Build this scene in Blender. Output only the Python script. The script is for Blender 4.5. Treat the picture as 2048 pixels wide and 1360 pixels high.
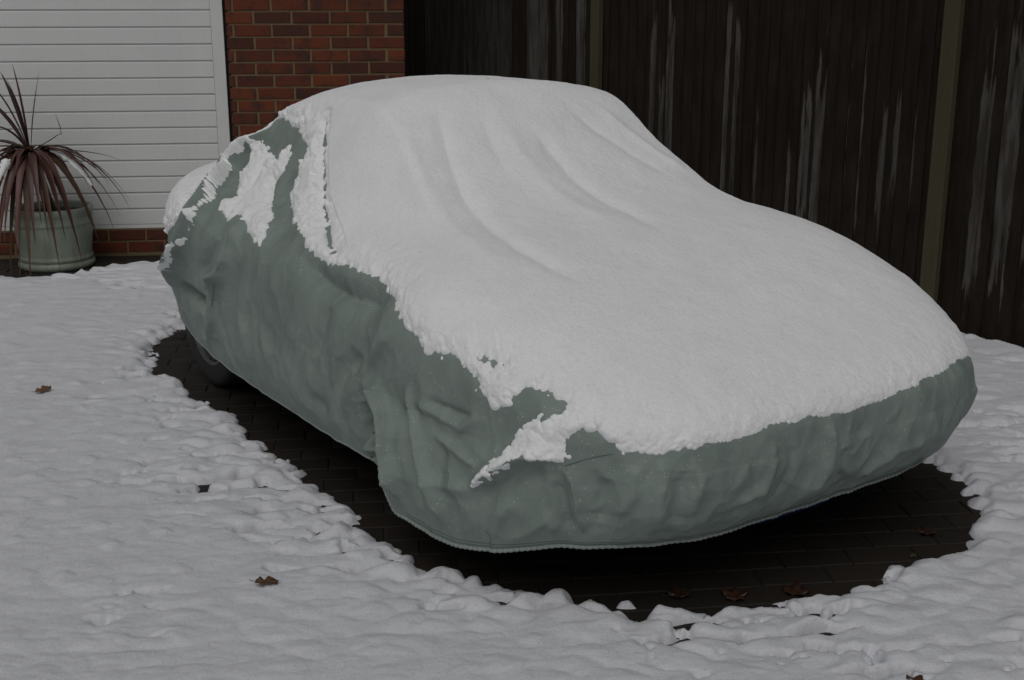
import bpy, bmesh, math, random
import numpy as np
from mathutils import Vector, Matrix

random.seed(7)
RNG = np.random.default_rng(7)
for o in list(bpy.data.objects):
    bpy.data.objects.remove(o, do_unlink=True)
SC = bpy.context.scene
COL = SC.collection

# ---------------------------------------------------------------- camera
cam = bpy.data.cameras.new('camera')
cam.sensor_width = 36.0
cam.lens = 43.95
cam.clip_start = 0.05
cam.clip_end = 500.0
cam_o = bpy.data.objects.new('camera', cam)
COL.objects.link(cam_o)
cam_o.location = (0, 0, 1.58)
cam_o.rotation_euler = (math.radians(90 - 15.5), 0, 0)
SC.camera = cam_o

# ---------------------------------------------------------------- sky and light (dull overcast winter day)
SUN_EL, SUN_AZ = math.radians(56), math.radians(194)      # azimuth from +Y towards +X: behind the photographer
world = bpy.data.worlds.new('World')
SC.world = world
world.use_nodes = True
wn = world.node_tree
sky = wn.nodes.new('ShaderNodeTexSky')
sky.sky_type = 'NISHITA'
sky.sun_disc = False
sky.sun_elevation = SUN_EL
sky.sun_rotation = SUN_AZ
sky.dust_density = 6.0
sky.ozone_density = 0.6
hs = wn.nodes.new('ShaderNodeHueSaturation')
hs.inputs['Saturation'].default_value = 0.16
bg = wn.nodes['Background']
bg.inputs['Strength'].default_value = 0.06
wn.links.new(sky.outputs[0], hs.inputs['Color'])
wn.links.new(hs.outputs[0], bg.inputs['Color'])
sun = bpy.data.lights.new('sun', 'SUN')
sun.energy = 0.9
sun.angle = math.radians(50)
sun.color = (1.0, 0.985, 0.96)
sun_o = bpy.data.objects.new('sun', sun)
COL.objects.link(sun_o)
sd = Vector((math.sin(SUN_AZ) * math.cos(SUN_EL), math.cos(SUN_AZ) * math.cos(SUN_EL), math.sin(SUN_EL)))
sun_o.rotation_euler = sd.to_track_quat('Z', 'Y').to_euler()
SC.view_settings.view_transform = 'Standard'
SC.view_settings.look = 'None'
SC.view_settings.exposure = -0.74
SC.view_settings.gamma = 1.0


# ---------------------------------------------------------------- helpers
def _hash(ix, iy, iz):
    h = (ix.astype(np.int64) * 374761393 + iy.astype(np.int64) * 668265263 + iz.astype(np.int64) * 2147483647) & 0xffffffff
    h = ((h ^ (h >> 13)) * 1274126177) & 0xffffffff
    h = ((h ^ (h >> 16)) * 2246822519) & 0xffffffff
    return ((h ^ (h >> 15)) & 0xffffff).astype(np.float32) / float(0xffffff) * 2 - 1


_ROT = np.array(Matrix.Rotation(.7, 3, 'X') @ Matrix.Rotation(.55, 3, 'Y') @ Matrix.Rotation(.9, 3, 'Z'))


def noise(p, scale, seed=0):
    """smooth value noise, -1..1"""
    p = (p @ _ROT) * scale + seed * 17.31
    i = np.floor(p).astype(np.int64); f = (p - i).astype(np.float32)
    f = f * f * f * (f * (f * 6 - 15) + 10)
    r = np.zeros(p.shape[:-1], np.float32)
    for dx in (0, 1):
        wx = f[..., 0] if dx else 1 - f[..., 0]
        for dy in (0, 1):
            wy = f[..., 1] if dy else 1 - f[..., 1]
            for dz in (0, 1):
                wz = f[..., 2] if dz else 1 - f[..., 2]
                r += wx * wy * wz * _hash(i[..., 0] + dx, i[..., 1] + dy, i[..., 2] + dz)
    return r


def fbm(p, scale, octaves=3, seed=0, gain=.5):
    r = 0; a = 1.0; t = 0
    for k in range(octaves):
        r = r + a * noise(p, scale * 2.03 ** k, seed + k * 3)
        t += a; a *= gain
    return r / t


def sstep(a, b, x):
    t = np.clip((x - a) / (b - a), 0, 1)
    return t * t * (3 - 2 * t)


def poly_dist(p, line, closed=False):
    """distance of points to a polyline (2-D or 3-D) and the place along it 0..1"""
    line = np.asarray(line, float)
    if closed:
        line = np.vstack([line, line[:1]])
    best = np.full(p.shape[:-1], 1e9); where = np.zeros(p.shape[:-1])
    n = len(line) - 1
    for k in range(n):
        a, b = line[k], line[k + 1]; ab = b - a; L = ab @ ab + 1e-12
        t = np.clip(((p - a) @ ab) / L, 0, 1)
        d = np.sqrt(((p - a - t[..., None] * ab) ** 2).sum(-1))
        m = d < best
        best = np.where(m, d, best); where = np.where(m, (k + t) / n, where)
    return best, where


def inside(x, y, poly):
    r = np.zeros(x.shape, bool); n = len(poly); j = n - 1
    for i in range(n):
        xi, yi = poly[i]; xj, yj = poly[j]
        if yi != yj:
            r ^= ((yi > y) != (yj > y)) & (x < (xj - xi) * (y - yi) / (yj - yi) + xi)
        j = i
    return r


def link(o, parent=None):
    COL.objects.link(o)
    if parent is not None:
        o.parent = parent
    return o


def tag(o, label=None, cat=None, group=None, kind=None):
    for k, v in (('label', label), ('category', cat), ('group', group), ('kind', kind)):
        if v:
            o[k] = v
    return o


def empty(name, loc=(0, 0, 0), rz=0.0):
    o = bpy.data.objects.new(name, None)
    o.location = loc; o.rotation_euler = (0, 0, rz); o.empty_display_size = .1
    return link(o)


def mesh_np(name, verts, faces, mat, parent=None, smooth=True):
    me = bpy.data.meshes.new(name)
    verts = np.asarray(verts, np.float32).reshape(-1, 3)
    faces = np.asarray(faces, np.int32)
    n = faces.shape[1]
    me.vertices.add(len(verts)); me.vertices.foreach_set('co', verts.ravel())
    me.loops.add(faces.size); me.loops.foreach_set('vertex_index', faces.ravel())
    me.polygons.add(len(faces))
    me.polygons.foreach_set('loop_start', np.arange(0, faces.size, n, dtype=np.int32))
    if smooth:
        me.polygons.foreach_set('use_smooth', np.ones(len(faces), bool))
    me.update(calc_edges=True)
    me.materials.append(mat)
    return link(bpy.data.objects.new(name, me), parent)


def grid_faces(ni, nj, wrap=False):
    i = np.arange(ni if wrap else ni - 1)[:, None]; j = np.arange(nj - 1)[None, :]
    i2 = (i + 1) % ni
    return np.stack([i * nj + j, i2 * nj + j, i2 * nj + j + 1, i * nj + j + 1], -1).reshape(-1, 4)


def keep_faces(verts, faces, mask):
    faces = faces[mask]
    used = np.unique(faces); idx = np.full(len(verts), -1, np.int64); idx[used] = np.arange(len(used))
    return verts[used], idx[faces]


def bm_obj(name, bm, mat, parent=None, smooth=False):
    me = bpy.data.meshes.new(name); bm.to_mesh(me); bm.free()
    if smooth:
        for p in me.polygons:
            p.use_smooth = True
    me.materials.append(mat)
    return link(bpy.data.objects.new(name, me), parent)


def box(bm, x0, x1, y0, y1, z0, z1):
    vs = [bm.verts.new(c) for c in ((x0, y0, z0), (x1, y0, z0), (x1, y1, z0), (x0, y1, z0), (x0, y0, z1), (x1, y0, z1), (x1, y1, z1), (x0, y1, z1))]
    for f in ((0, 3, 2, 1), (4, 5, 6, 7), (0, 1, 5, 4), (1, 2, 6, 5), (2, 3, 7, 6), (3, 0, 4, 7)):
        bm.faces.new([vs[i] for i in f])
    return vs


def lathe(bm, prof, n=48):
    rings = []
    for r, z in prof:
        rings.append([bm.verts.new((r * math.cos(2 * math.pi * k / n), r * math.sin(2 * math.pi * k / n), z)) for k in range(n)])
    for a, b in zip(rings[:-1], rings[1:]):
        for k in range(n):
            bm.faces.new((a[k], a[(k + 1) % n], b[(k + 1) % n], b[k]))
    return rings


def tube_np(path, rad, n=6):
    path = np.asarray(path, float); rad = np.broadcast_to(rad, (len(path),))
    t = np.gradient(path, axis=0); t /= np.linalg.norm(t, axis=1)[:, None] + 1e-9
    up = np.array([0, 0, 1.0])
    s = np.cross(t, up); s /= np.linalg.norm(s, axis=1)[:, None] + 1e-9
    b = np.cross(s, t)
    a = np.arange(n) / n * 2 * math.pi
    v = path[:, None] + rad[:, None, None] * (np.cos(a)[None, :, None] * s[:, None] + np.sin(a)[None, :, None] * b[:, None])
    i = np.arange(len(path) - 1)[:, None]; j = np.arange(n)[None]
    f = np.stack([i * n + j, i * n + (j + 1) % n, (i + 1) * n + (j + 1) % n, (i + 1) * n + j], -1).reshape(-1, 4)
    return v.reshape(-1, 3), f


# ---------------------------------------------------------------- materials
def mat(name):
    m = bpy.data.materials.new(name); m.use_nodes = True
    nt = m.node_tree; return m, nt, nt.nodes['Principled BSDF']


def nd(nt, kind, **kw):
    n = nt.nodes.new('ShaderNode' + kind)
    for k, v in kw.items():
        if k[0] == '_':
            setattr(n, k[1:], v)
        else:
            n.inputs[k.replace('_', ' ')].default_value = v
    return n


def ramp(nt, fac, stops):
    r = nt.nodes.new('ShaderNodeValToRGB')
    while len(r.color_ramp.elements) < len(stops):
        r.color_ramp.elements.new(.5)
    for e, (p, c) in zip(r.color_ramp.elements, stops):
        e.position = p
        e.color = (c, c, c, 1) if not isinstance(c, tuple) else (*c, 1)
    nt.links.new(fac, r.inputs[0])
    return r.outputs[0]


def mixc(nt, fac, a, b, mode='MIX'):
    n = nt.nodes.new('ShaderNodeMix'); n.data_type = 'RGBA'; n.blend_type = mode
    for s, v in ((n.inputs[0], fac), (n.inputs[6], a), (n.inputs[7], b)):
        if hasattr(v, 'links'):
            nt.links.new(v, s)
        else:
            s.default_value = v if not isinstance(v, tuple) else (*v, 1)
    return n.outputs[2]


def math_n(nt, op, a, b=None, c=None, clamp=False):
    n = nt.nodes.new('ShaderNodeMath'); n.operation = op; n.use_clamp = clamp
    for i, v in enumerate((a, b, c)):
        if v is None:
            continue
        if hasattr(v, 'links'):
            nt.links.new(v, n.inputs[i])
        else:
            n.inputs[i].default_value = v
    return n.outputs[0]


def coords(nt, kind='Object', scale=None, rot=None):
    c = nt.nodes.new('ShaderNodeTexCoord').outputs[kind]
    if scale is None:
        return c
    mp = nt.nodes.new('ShaderNodeMapping'); mp.inputs['Scale'].default_value = scale
    if rot:
        mp.inputs['Rotation'].default_value = rot
    nt.links.new(c, mp.inputs[0]); return mp.outputs[0]


def ntex(nt, vec, scale, detail=3, rough=.55):
    n = nt.nodes.new('ShaderNodeTexNoise')
    n.inputs['Scale'].default_value = scale; n.inputs['Detail'].default_value = detail; n.inputs['Roughness'].default_value = rough
    nt.links.new(vec, n.inputs['Vector']); return n.outputs['Fac']


def bump(nt, bsdf, h, strength, dist):
    b = nt.nodes.new('ShaderNodeBump'); b.inputs['Strength'].default_value = strength; b.inputs['Distance'].default_value = dist
    nt.links.new(h, b.inputs['Height']); nt.links.new(b.outputs[0], bsdf.inputs['Normal'])
    return b


def make_snow(name, col, col2, rough=.75, grain=.45):
    m, nt, b = mat(name)
    c = coords(nt)
    n1 = ntex(nt, c, 9, 4); n2 = ntex(nt, c, 260, 3, .7); n3 = ntex(nt, c, 60, 3)
    sc = mixc(nt, ramp(nt, n1, [(.35, 0), (.7, 1)]), col, col2)
    n4 = ntex(nt, c, 170, 2, .6)
    sc = mixc(nt, ramp(nt, n4, [(.50, 0), (.72, .55)]), sc, tuple(x * .80 for x in col2))
    nt.links.new(sc, b.inputs['Base Color'])
    b.inputs['Roughness'].default_value = rough
    b.inputs['Specular IOR Level'].default_value = .3
    h = math_n(nt, 'ADD', math_n(nt, 'MULTIPLY', n2, .8), n3)
    bump(nt, b, h, grain, .004)
    return m


M = {}
M['snow'] = make_snow('snow on cover', (.90, .905, .915), (.86, .865, .875))
M['ground_snow'] = make_snow('wet thin snow', (.715, .725, .76), (.655, .665, .705), .6, .7)

# cover cloth
m, nt, b = mat('cover cloth'); M['cover'] = m
c = coords(nt)
n1 = ntex(nt, c, 5, 5, .6); n2 = ntex(nt, c, 420, 2); n3 = ntex(nt, c, 22, 4, .65)
base = mixc(nt, ramp(nt, n1, [(.3, 0), (.72, 1)]), (.184, .228, .206), (.238, .288, .262))
base = mixc(nt, ramp(nt, n3, [(.42, 0), (.7, .35)]), base, (.255, .290, .272))
vor = nt.nodes.new('ShaderNodeTexVoronoi'); vor.inputs['Scale'].default_value = 95; nt.links.new(c, vor.inputs['Vector'])
dots = math_n(nt, 'LESS_THAN', vor.outputs['Distance'], .16)
sel = math_n(nt, 'GREATER_THAN', ntex(nt, c, 40, 1), .56)
dots = math_n(nt, 'MULTIPLY', dots, sel)
base = mixc(nt, math_n(nt, 'MULTIPLY', dots, .55), base, (.62, .66, .66))
nt.links.new(base, b.inputs['Base Color'])
b.inputs['Roughness'].default_value = .62
b.inputs['Specular IOR Level'].default_value = .35
h = math_n(nt, 'ADD', math_n(nt, 'MULTIPLY', n2, .25), math_n(nt, 'MULTIPLY', n3, .9))
h = math_n(nt, 'ADD', h, math_n(nt, 'MULTIPLY', dots, .8))
cw = nt.nodes.new('ShaderNodeVectorMath'); cw.operation = 'ADD'
dn = nt.nodes.new('ShaderNodeTexNoise'); dn.inputs['Scale'].default_value = 4; nt.links.new(c, dn.inputs['Vector'])
ds = nt.nodes.new('ShaderNodeVectorMath'); ds.operation = 'SCALE'; ds.inputs['Scale'].default_value = .16
nt.links.new(dn.outputs['Color'], ds.inputs[0]); nt.links.new(c, cw.inputs[0]); nt.links.new(ds.outputs[0], cw.inputs[1])
cv = nt.nodes.new('ShaderNodeMapping'); cv.inputs['Scale'].default_value = (1, 1, .6); nt.links.new(cw.outputs[0], cv.inputs[0])
vc = nt.nodes.new('ShaderNodeTexVoronoi'); vc.inputs['Scale'].default_value = 7; nt.links.new(cv.outputs[0], vc.inputs['Vector'])
vc2 = nt.nodes.new('ShaderNodeTexVoronoi'); vc2.inputs['Scale'].default_value = 17; nt.links.new(cv.outputs[0], vc2.inputs['Vector'])
crum = math_n(nt, 'ADD', math_n(nt, 'MAXIMUM', vc.outputs['Distance'], .34), math_n(nt, 'MULTIPLY', math_n(nt, 'MAXIMUM', vc2.outputs['Distance'], .34), .35))
b1 = nt.nodes.new('ShaderNodeBump'); b1.inputs['Strength'].default_value = .65; b1.inputs['Distance'].default_value = .03
nt.links.new(crum, b1.inputs['Height'])
b2 = bump(nt, b, h, .4, .003)
nt.links.new(b1.outputs[0], b2.inputs['Normal'])

m, nt, b = mat('elastic hem'); M['hem'] = m
n1 = ntex(nt, coords(nt), 120, 2)
nt.links.new(mixc(nt, n1, (.20, .245, .225), (.30, .345, .32)), b.inputs['Base Color']); b.inputs['Roughness'].default_value = .8
m, nt, b = mat('dark thread'); M['thread'] = m
nt.links.new(mixc(nt, ntex(nt, coords(nt), 300, 1), (.08, .092, .085), (.12, .135, .125)), b.inputs['Base Color']); b.inputs['Roughness'].default_value = .9

# car paint, rubber, alloy
m, nt, b = mat('dark blue paint'); M['paint'] = m
nt.links.new(mixc(nt, ntex(nt, coords(nt), 6, 3), (.010, .014, .11), (.015, .020, .15)), b.inputs['Base Color'])
b.inputs['Roughness'].default_value = .3; b.inputs['Coat Weight'].default_value = .4
m, nt, b = mat('tyre rubber'); M['rubber'] = m
n1 = ntex(nt, coords(nt), 60, 4)
nt.links.new(mixc(nt, n1, (.012, .012, .013), (.03, .03, .031)), b.inputs['Base Color']); b.inputs['Roughness'].default_value = .8
bump(nt, b, n1, .3, .002)
m, nt, b = mat('alloy'); M['alloy'] = m
nt.links.new(mixc(nt, ntex(nt, coords(nt), 30, 3), (.10, .10, .105), (.17, .17, .175)), b.inputs['Base Color'])
b.inputs['Metallic'].default_value = .6; b.inputs['Roughness'].default_value = .45
m, nt, b = mat('black plastic'); M['black'] = m
nt.links.new(mixc(nt, ntex(nt, coords(nt), 40, 3), (.010, .010, .011), (.02, .02, .02)), b.inputs['Base Color']); b.inputs['Roughness'].default_value = .7

# paving blocks
m, nt, b = mat('wet paving block'); M['paver'] = m
c = coords(nt); oi = nt.nodes.new('ShaderNodeObjectInfo')
n1 = ntex(nt, c, 40, 5, .65)
col = mixc(nt, oi.outputs['Random'], (.017, .013, .0105), (.023, .017, .0135))
col = mixc(nt, ramp(nt, n1, [(.4, 0), (.7, .6)]), col, (.022, .020, .015))
nt.links.new(col, b.inputs['Base Color']); b.inputs['Roughness'].default_value = .7; b.inputs['Specular IOR Level'].default_value = .25
bump(nt, b, n1, .5, .004)
m, nt, b = mat('joint sand'); M['joint'] = m
c = coords(nt); n1 = ntex(nt, c, 90, 4)
nt.links.new(mixc(nt, n1, (.014, .011, .009), (.019, .015, .012)), b.inputs['Base Color']); b.inputs['Roughness'].default_value = .95
bump(nt, b, n1, .6, .004)

# brick and mortar
m, nt, b = mat('facing brick'); M['brick'] = m
c = coords(nt); oi = nt.nodes.new('ShaderNodeObjectInfo')
rnd = oi.outputs['Random']
off = nt.nodes.new('ShaderNodeVectorMath'); off.operation = 'ADD'
cx = nt.nodes.new('ShaderNodeCombineXYZ'); nt.links.new(math_n(nt, 'MULTIPLY', rnd, 37.0), cx.inputs[0]); nt.links.new(math_n(nt, 'MULTIPLY', rnd, 91.0), cx.inputs[2])
nt.links.new(c, off.inputs[0]); nt.links.new(cx.outputs[0], off.inputs[1])
cc = off.outputs[0]
n1 = ntex(nt, cc, 11, 4, .6); n2 = ntex(nt, cc, 70, 4, .7)
col = ramp(nt, rnd, [(0, (.092, .019, .006)), (.3, (.150, .031, .007)), (.6, (.066, .014, .006)), (.8, (.115, .027, .008)), (1, (.044, .013, .007))])
col = mixc(nt, ramp(nt, n1, [(.48, 0), (.66, .85)]), col, (.026, .014, .013))
col = mixc(nt, ramp(nt, n2, [(.5, 0), (.8, .5)]), col, (.13, .045, .02))
nt.links.new(col, b.inputs['Base Color']); b.inputs['Roughness'].default_value = .85
bump(nt, b, math_n(nt, 'ADD', n1, n2), .5, .004)
m, nt, b = mat('mortar'); M['mortar'] = m
c = coords(nt); n1 = ntex(nt, c, 8, 4); n2 = ntex(nt, c, 130, 3)
nt.links.new(mixc(nt, n1, (.135, .096, .050), (.20, .148, .082)), b.inputs['Base Color']); b.inputs['Roughness'].default_value = .95
bump(nt, b, n2, .6, .003)
m, nt, b = mat('white door paint'); M['door'] = m
c = coords(nt); n1 = ntex(nt, c, 2.5, 4); n2 = ntex(nt, coords(nt, scale=(30, 30, 3)), 3, 3)
col = mixc(nt, ramp(nt, n1, [(.35, 0), (.75, 1)]), (.65, .655, .65), (.70, .705, .695))
col = mixc(nt, ramp(nt, n2, [(.55, 0), (.85, .25)]), col, (.47, .47, .45))
nt.links.new(col, b.inputs['Base Color']); b.inputs['Roughness'].default_value = .42
bump(nt, b, ntex(nt, c, 4, 2), .12, .01)
m, nt, b = mat('dark recess'); M['recess'] = m
nt.links.new(mixc(nt, ntex(nt, coords(nt), 20, 2), (.012, .011, .010), (.03, .028, .025)), b.inputs['Base Color']); b.inputs['Roughness'].default_value = .9

# fence boards: dark stain, weathered to silver grey where the board's own values say so
m, nt, b = mat('stained fence board'); M['board'] = m
c = coords(nt); oi = nt.nodes.new('ShaderNodeObjectInfo')
att = {}
for k in ('grey_low', 'grey_high', 'grey_amount', 'grey_from', 'grey_to'):
    a = nt.nodes.new('ShaderNodeAttribute'); a.attribute_type = 'OBJECT'; a.attribute_name = k; att[k] = a.outputs['Fac']
sep = nt.nodes.new('ShaderNodeSeparateXYZ'); nt.links.new(c, sep.inputs[0]); z = sep.outputs[2]
cx = nt.nodes.new('ShaderNodeCombineXYZ'); nt.links.new(math_n(nt, 'MULTIPLY', oi.outputs['Random'], 53.0), cx.inputs[1])
off = nt.nodes.new('ShaderNodeVectorMath'); off.operation = 'ADD'; nt.links.new(c, off.inputs[0]); nt.links.new(cx.outputs[0], off.inputs[1])
def _stretch(vec, s):
    mp = nt.nodes.new('ShaderNodeMapping'); mp.inputs['Scale'].default_value = s; nt.links.new(vec, mp.inputs[0]); return mp.outputs[0]
grain = ntex(nt, _stretch(off.outputs[0], (1, 1, .03)), 160, 4, .65)
streak = ntex(nt, _stretch(off.outputs[0], (1, 1, .12)), 28, 3)
blot = ntex(nt, off.outputs[0], 4, 4)
dark = mixc(nt, ramp(nt, streak, [(.35, 0), (.7, 1)]), (.0125, .0085, .0055), (.026, .0175, .0115))
dark = mixc(nt, ramp(nt, grain, [(.45, 0), (.75, .7)]), dark, (.005, .004, .003))
grey = mixc(nt, grain, (.072, .067, .060), (.130, .123, .112))
kn = nt.nodes.new('ShaderNodeTexVoronoi'); kn.inputs['Scale'].default_value = 3.2; nt.links.new(_stretch(off.outputs[0], (2.2, 1, 1)), kn.inputs['Vector'])
knot = ramp(nt, kn.outputs['Distance'], [(.035, 1), (.075, 0)])
grey = mixc(nt, knot, grey, (.02, .016, .013))
dark = mixc(nt, ramp(nt, blot, [(.5, 0), (.8, .45)]), dark, (.042, .033, .026))
grey = mixc(nt, ramp(nt, streak, [(.42, .75), (.6, 0)]), grey, (.032, .026, .020))
grey = mixc(nt, ramp(nt, blot, [(.45, 0), (.75, .5)]), grey, (.036, .032, .027))
sh = math_n(nt, 'MULTIPLY', math_n(nt, 'SUBTRACT', streak, .5), 1.3)
lo = math_n(nt, 'MULTIPLY', math_n(nt, 'ADD', math_n(nt, 'SUBTRACT', z, att['grey_low']), sh), 9.0, clamp=True)
hi = math_n(nt, 'MULTIPLY', math_n(nt, 'ADD', math_n(nt, 'SUBTRACT', att['grey_high'], z), sh), 9.0, clamp=True)
wob = math_n(nt, 'MULTIPLY', math_n(nt, 'SUBTRACT', ntex(nt, _stretch(off.outputs[0], (.2, .2, 1)), 7, 3), .5), .03)
xl = math_n(nt, 'MULTIPLY', math_n(nt, 'ADD', math_n(nt, 'SUBTRACT', sep.outputs[0], att['grey_from']), wob), 260.0, clamp=True)
xr = math_n(nt, 'MULTIPLY', math_n(nt, 'ADD', math_n(nt, 'SUBTRACT', att['grey_to'], sep.outputs[0]), wob), 260.0, clamp=True)
msk = math_n(nt, 'MULTIPLY', math_n(nt, 'MULTIPLY', math_n(nt, 'MULTIPLY', lo, hi), math_n(nt, 'MULTIPLY', xl, xr)), att['grey_amount'])
nt.links.new(mixc(nt, msk, dark, grey), b.inputs['Base Color'])
b.inputs['Roughness'].default_value = .85; b.inputs['Specular IOR Level'].default_value = .2
bump(nt, b, grain, .5, .003)
m, nt, b = mat('post timber'); M['post'] = m
c = coords(nt); g = ntex(nt, coords(nt, scale=(1, 1, .05)), 90, 4, .6); n1 = ntex(nt, c, 5, 4)
col = mixc(nt, n1, (.044, .037, .017), (.068, .056, .026)); col = mixc(nt, ramp(nt, g, [(.45, 0), (.8, .6)]), col, (.035, .03, .018))
nt.links.new(col, b.inputs['Base Color']); b.inputs['Roughness'].default_value = .85; bump(nt, b, g, .4, .003)

# pot and plant
m, nt, b = mat('glazed pot'); M['pot'] = m
c = coords(nt); n1 = ntex(nt, c, 7, 5, .6); n2 = ntex(nt, coords(nt, scale=(1, 1, .25)), 16, 4)
col = mixc(nt, ramp(nt, n1, [(.35, 0), (.7, 1)]), (.21, .25, .20), (.28, .315, .26))
col = mixc(nt, ramp(nt, n2, [(.5, 0), (.78, .6)]), col, (.11, .105, .07))
nt.links.new(col, b.inputs['Base Color']); b.inputs['Roughness'].default_value = .5; bump(nt, b, n1, .25, .005)
m, nt, b = mat('soil'); M['soil'] = m
n1 = ntex(nt, coords(nt), 60, 4); nt.links.new(mixc(nt, n1, (.012, .009, .006), (.03, .022, .015)), b.inputs['Base Color']); b.inputs['Roughness'].default_value = .95; bump(nt, b, n1, .8, .01)
def leaf_mat(name, a, bb):
    m, nt, b = mat(name)
    c = coords(nt); oi = nt.nodes.new('ShaderNodeObjectInfo')
    n1 = ntex(nt, c, 25, 4)
    col = mixc(nt, oi.outputs['Random'], a, bb)
    col = mixc(nt, ramp(nt, n1, [(.45, 0), (.8, .5)]), col, tuple(x * .5 for x in a))
    nt.links.new(col, b.inputs['Base Color']); b.inputs['Roughness'].default_value = .5
    bump(nt, b, n1, .3, .003)
    return m
M['strap'] = leaf_mat('purple strap leaf', (.050, .018, .014), (.095, .034, .025))
M['strap_dry'] = leaf_mat('dry strap leaf', (.055, .026, .012), (.09, .040, .017))
M['oak'] = leaf_mat('dry oak leaf', (.085, .042, .020), (.15, .075, .038))
M['oak_wet'] = leaf_mat('wet maple leaf', (.030, .013, .006), (.050, .018, .008))
M['green'] = leaf_mat('small green leaf', (.03, .05, .012), (.05, .07, .02))

# ---------------------------------------------------------------- the covered car's shape
# car frame: u across (left side 1.6, right side 3.36), v from nose (2.1) to tail (5.7), z up
CU = np.array([0.8291, 0.5591]); CV = np.array([-0.5591, 0.8291])


def car_to_world(u, v, z):
    return np.stack([u * CU[0] + v * CV[0], u * CU[1] + v * CV[1], z], -1)


def pchip(xs, ys):
    xs = np.array(xs, float); ys = np.array(ys, float)
    h = np.diff(xs); dl = np.diff(ys) / h
    d = np.zeros(len(xs))
    for i in range(1, len(xs) - 1):
        if dl[i-1] * dl[i] > 0:
            d[i] = 2 * dl[i-1] * dl[i] / (dl[i-1] + dl[i])
    d[0] = dl[0]; d[-1] = dl[-1]

    def f(x):
        x = np.clip(x, xs[0], xs[-1]); i = np.clip(np.searchsorted(xs, x) - 1, 0, len(xs) - 2)
        t = (x - xs[i]) / h[i]; t2 = t * t; t3 = t2 * t
        return (ys[i] * (2*t3 - 3*t2 + 1) + h[i] * d[i] * (t3 - 2*t2 + t)
                + ys[i+1] * (-2*t3 + 3*t2) + h[i] * d[i+1] * (t3 - t2))
    return f


UC, VC, HALF_W, NOSE_L, TAIL_L, NOSE_N, TAIL_N, CAP_M = 2.492, 3.85, 0.896, 1.756, 1.85, 4.46, 2.9, 4.85
BODY = pchip([2.1, 2.3, 2.6, 3.0, 3.5, 4.2, 5.0, 5.6], [.543, .629, .734, .821, .845, .856, .863, .85])
ROOF = pchip([2.6, 2.9, 3.2, 3.5, 3.8, 4.2, 4.6, 5.0, 5.4], [.61, .76, .888, 1.079, 1.247, 1.241, 1.182, .999, .78])
GLASS = pchip([2.6, 3.2, 3.8, 4.4, 5.0], [.695, .574, .475, .469, .458])


def _outline_table():
    t = np.linspace(0, 2 * math.pi, 4001); c, s = np.cos(t), np.sin(t)
    n = np.where(s < 0, NOSE_N, TAIL_N); l = np.where(s < 0, NOSE_L, TAIL_L)
    u = UC + HALF_W * np.sign(c) * np.abs(c) ** (2 / n)
    v = VC + l * np.sign(s) * np.abs(s) ** (2 / n)
    L = np.concatenate([[0], np.cumsum(np.hypot(np.diff(u), np.diff(v)))])
    return L / L[-1], u, v


_OL, _OU, _OV = _outline_table()


def outline(q):
    q = np.mod(q, 1.0)
    return np.interp(q, _OL, _OU), np.interp(q, _OL, _OV)


def top_height(u, v):
    x = u - UC; ax = np.abs(x); w = GLASS(v)
    b = BODY(v) + .03 * (1 - (x / .87) ** 2)
    side = np.where(x < 0, 1.62, 1.94)
    g = ROOF(v) - .05 * (ax / w) ** 2 - side * np.maximum(ax - w, 0) ** 1.15
    k = .045
    return b + k * np.log1p(np.exp(np.clip((g - b) / k, -30, 30)))


HEM_SIDE = pchip([2.3, 2.55, 2.93, 3.04, 3.4, 4.4, 4.9, 5.3], [.15, .14, .155, .235, .23, .235, .258, .25])
HEM_FRONT = pchip([1.6, 1.66, 1.77, 2.1, 2.5, 3.0, 3.3], [.15, .195, .22, .225, .23, .24, .30])
RHO0 = .86
FALL0 = (1 - RHO0 ** CAP_M) ** (1 / CAP_M)


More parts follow.
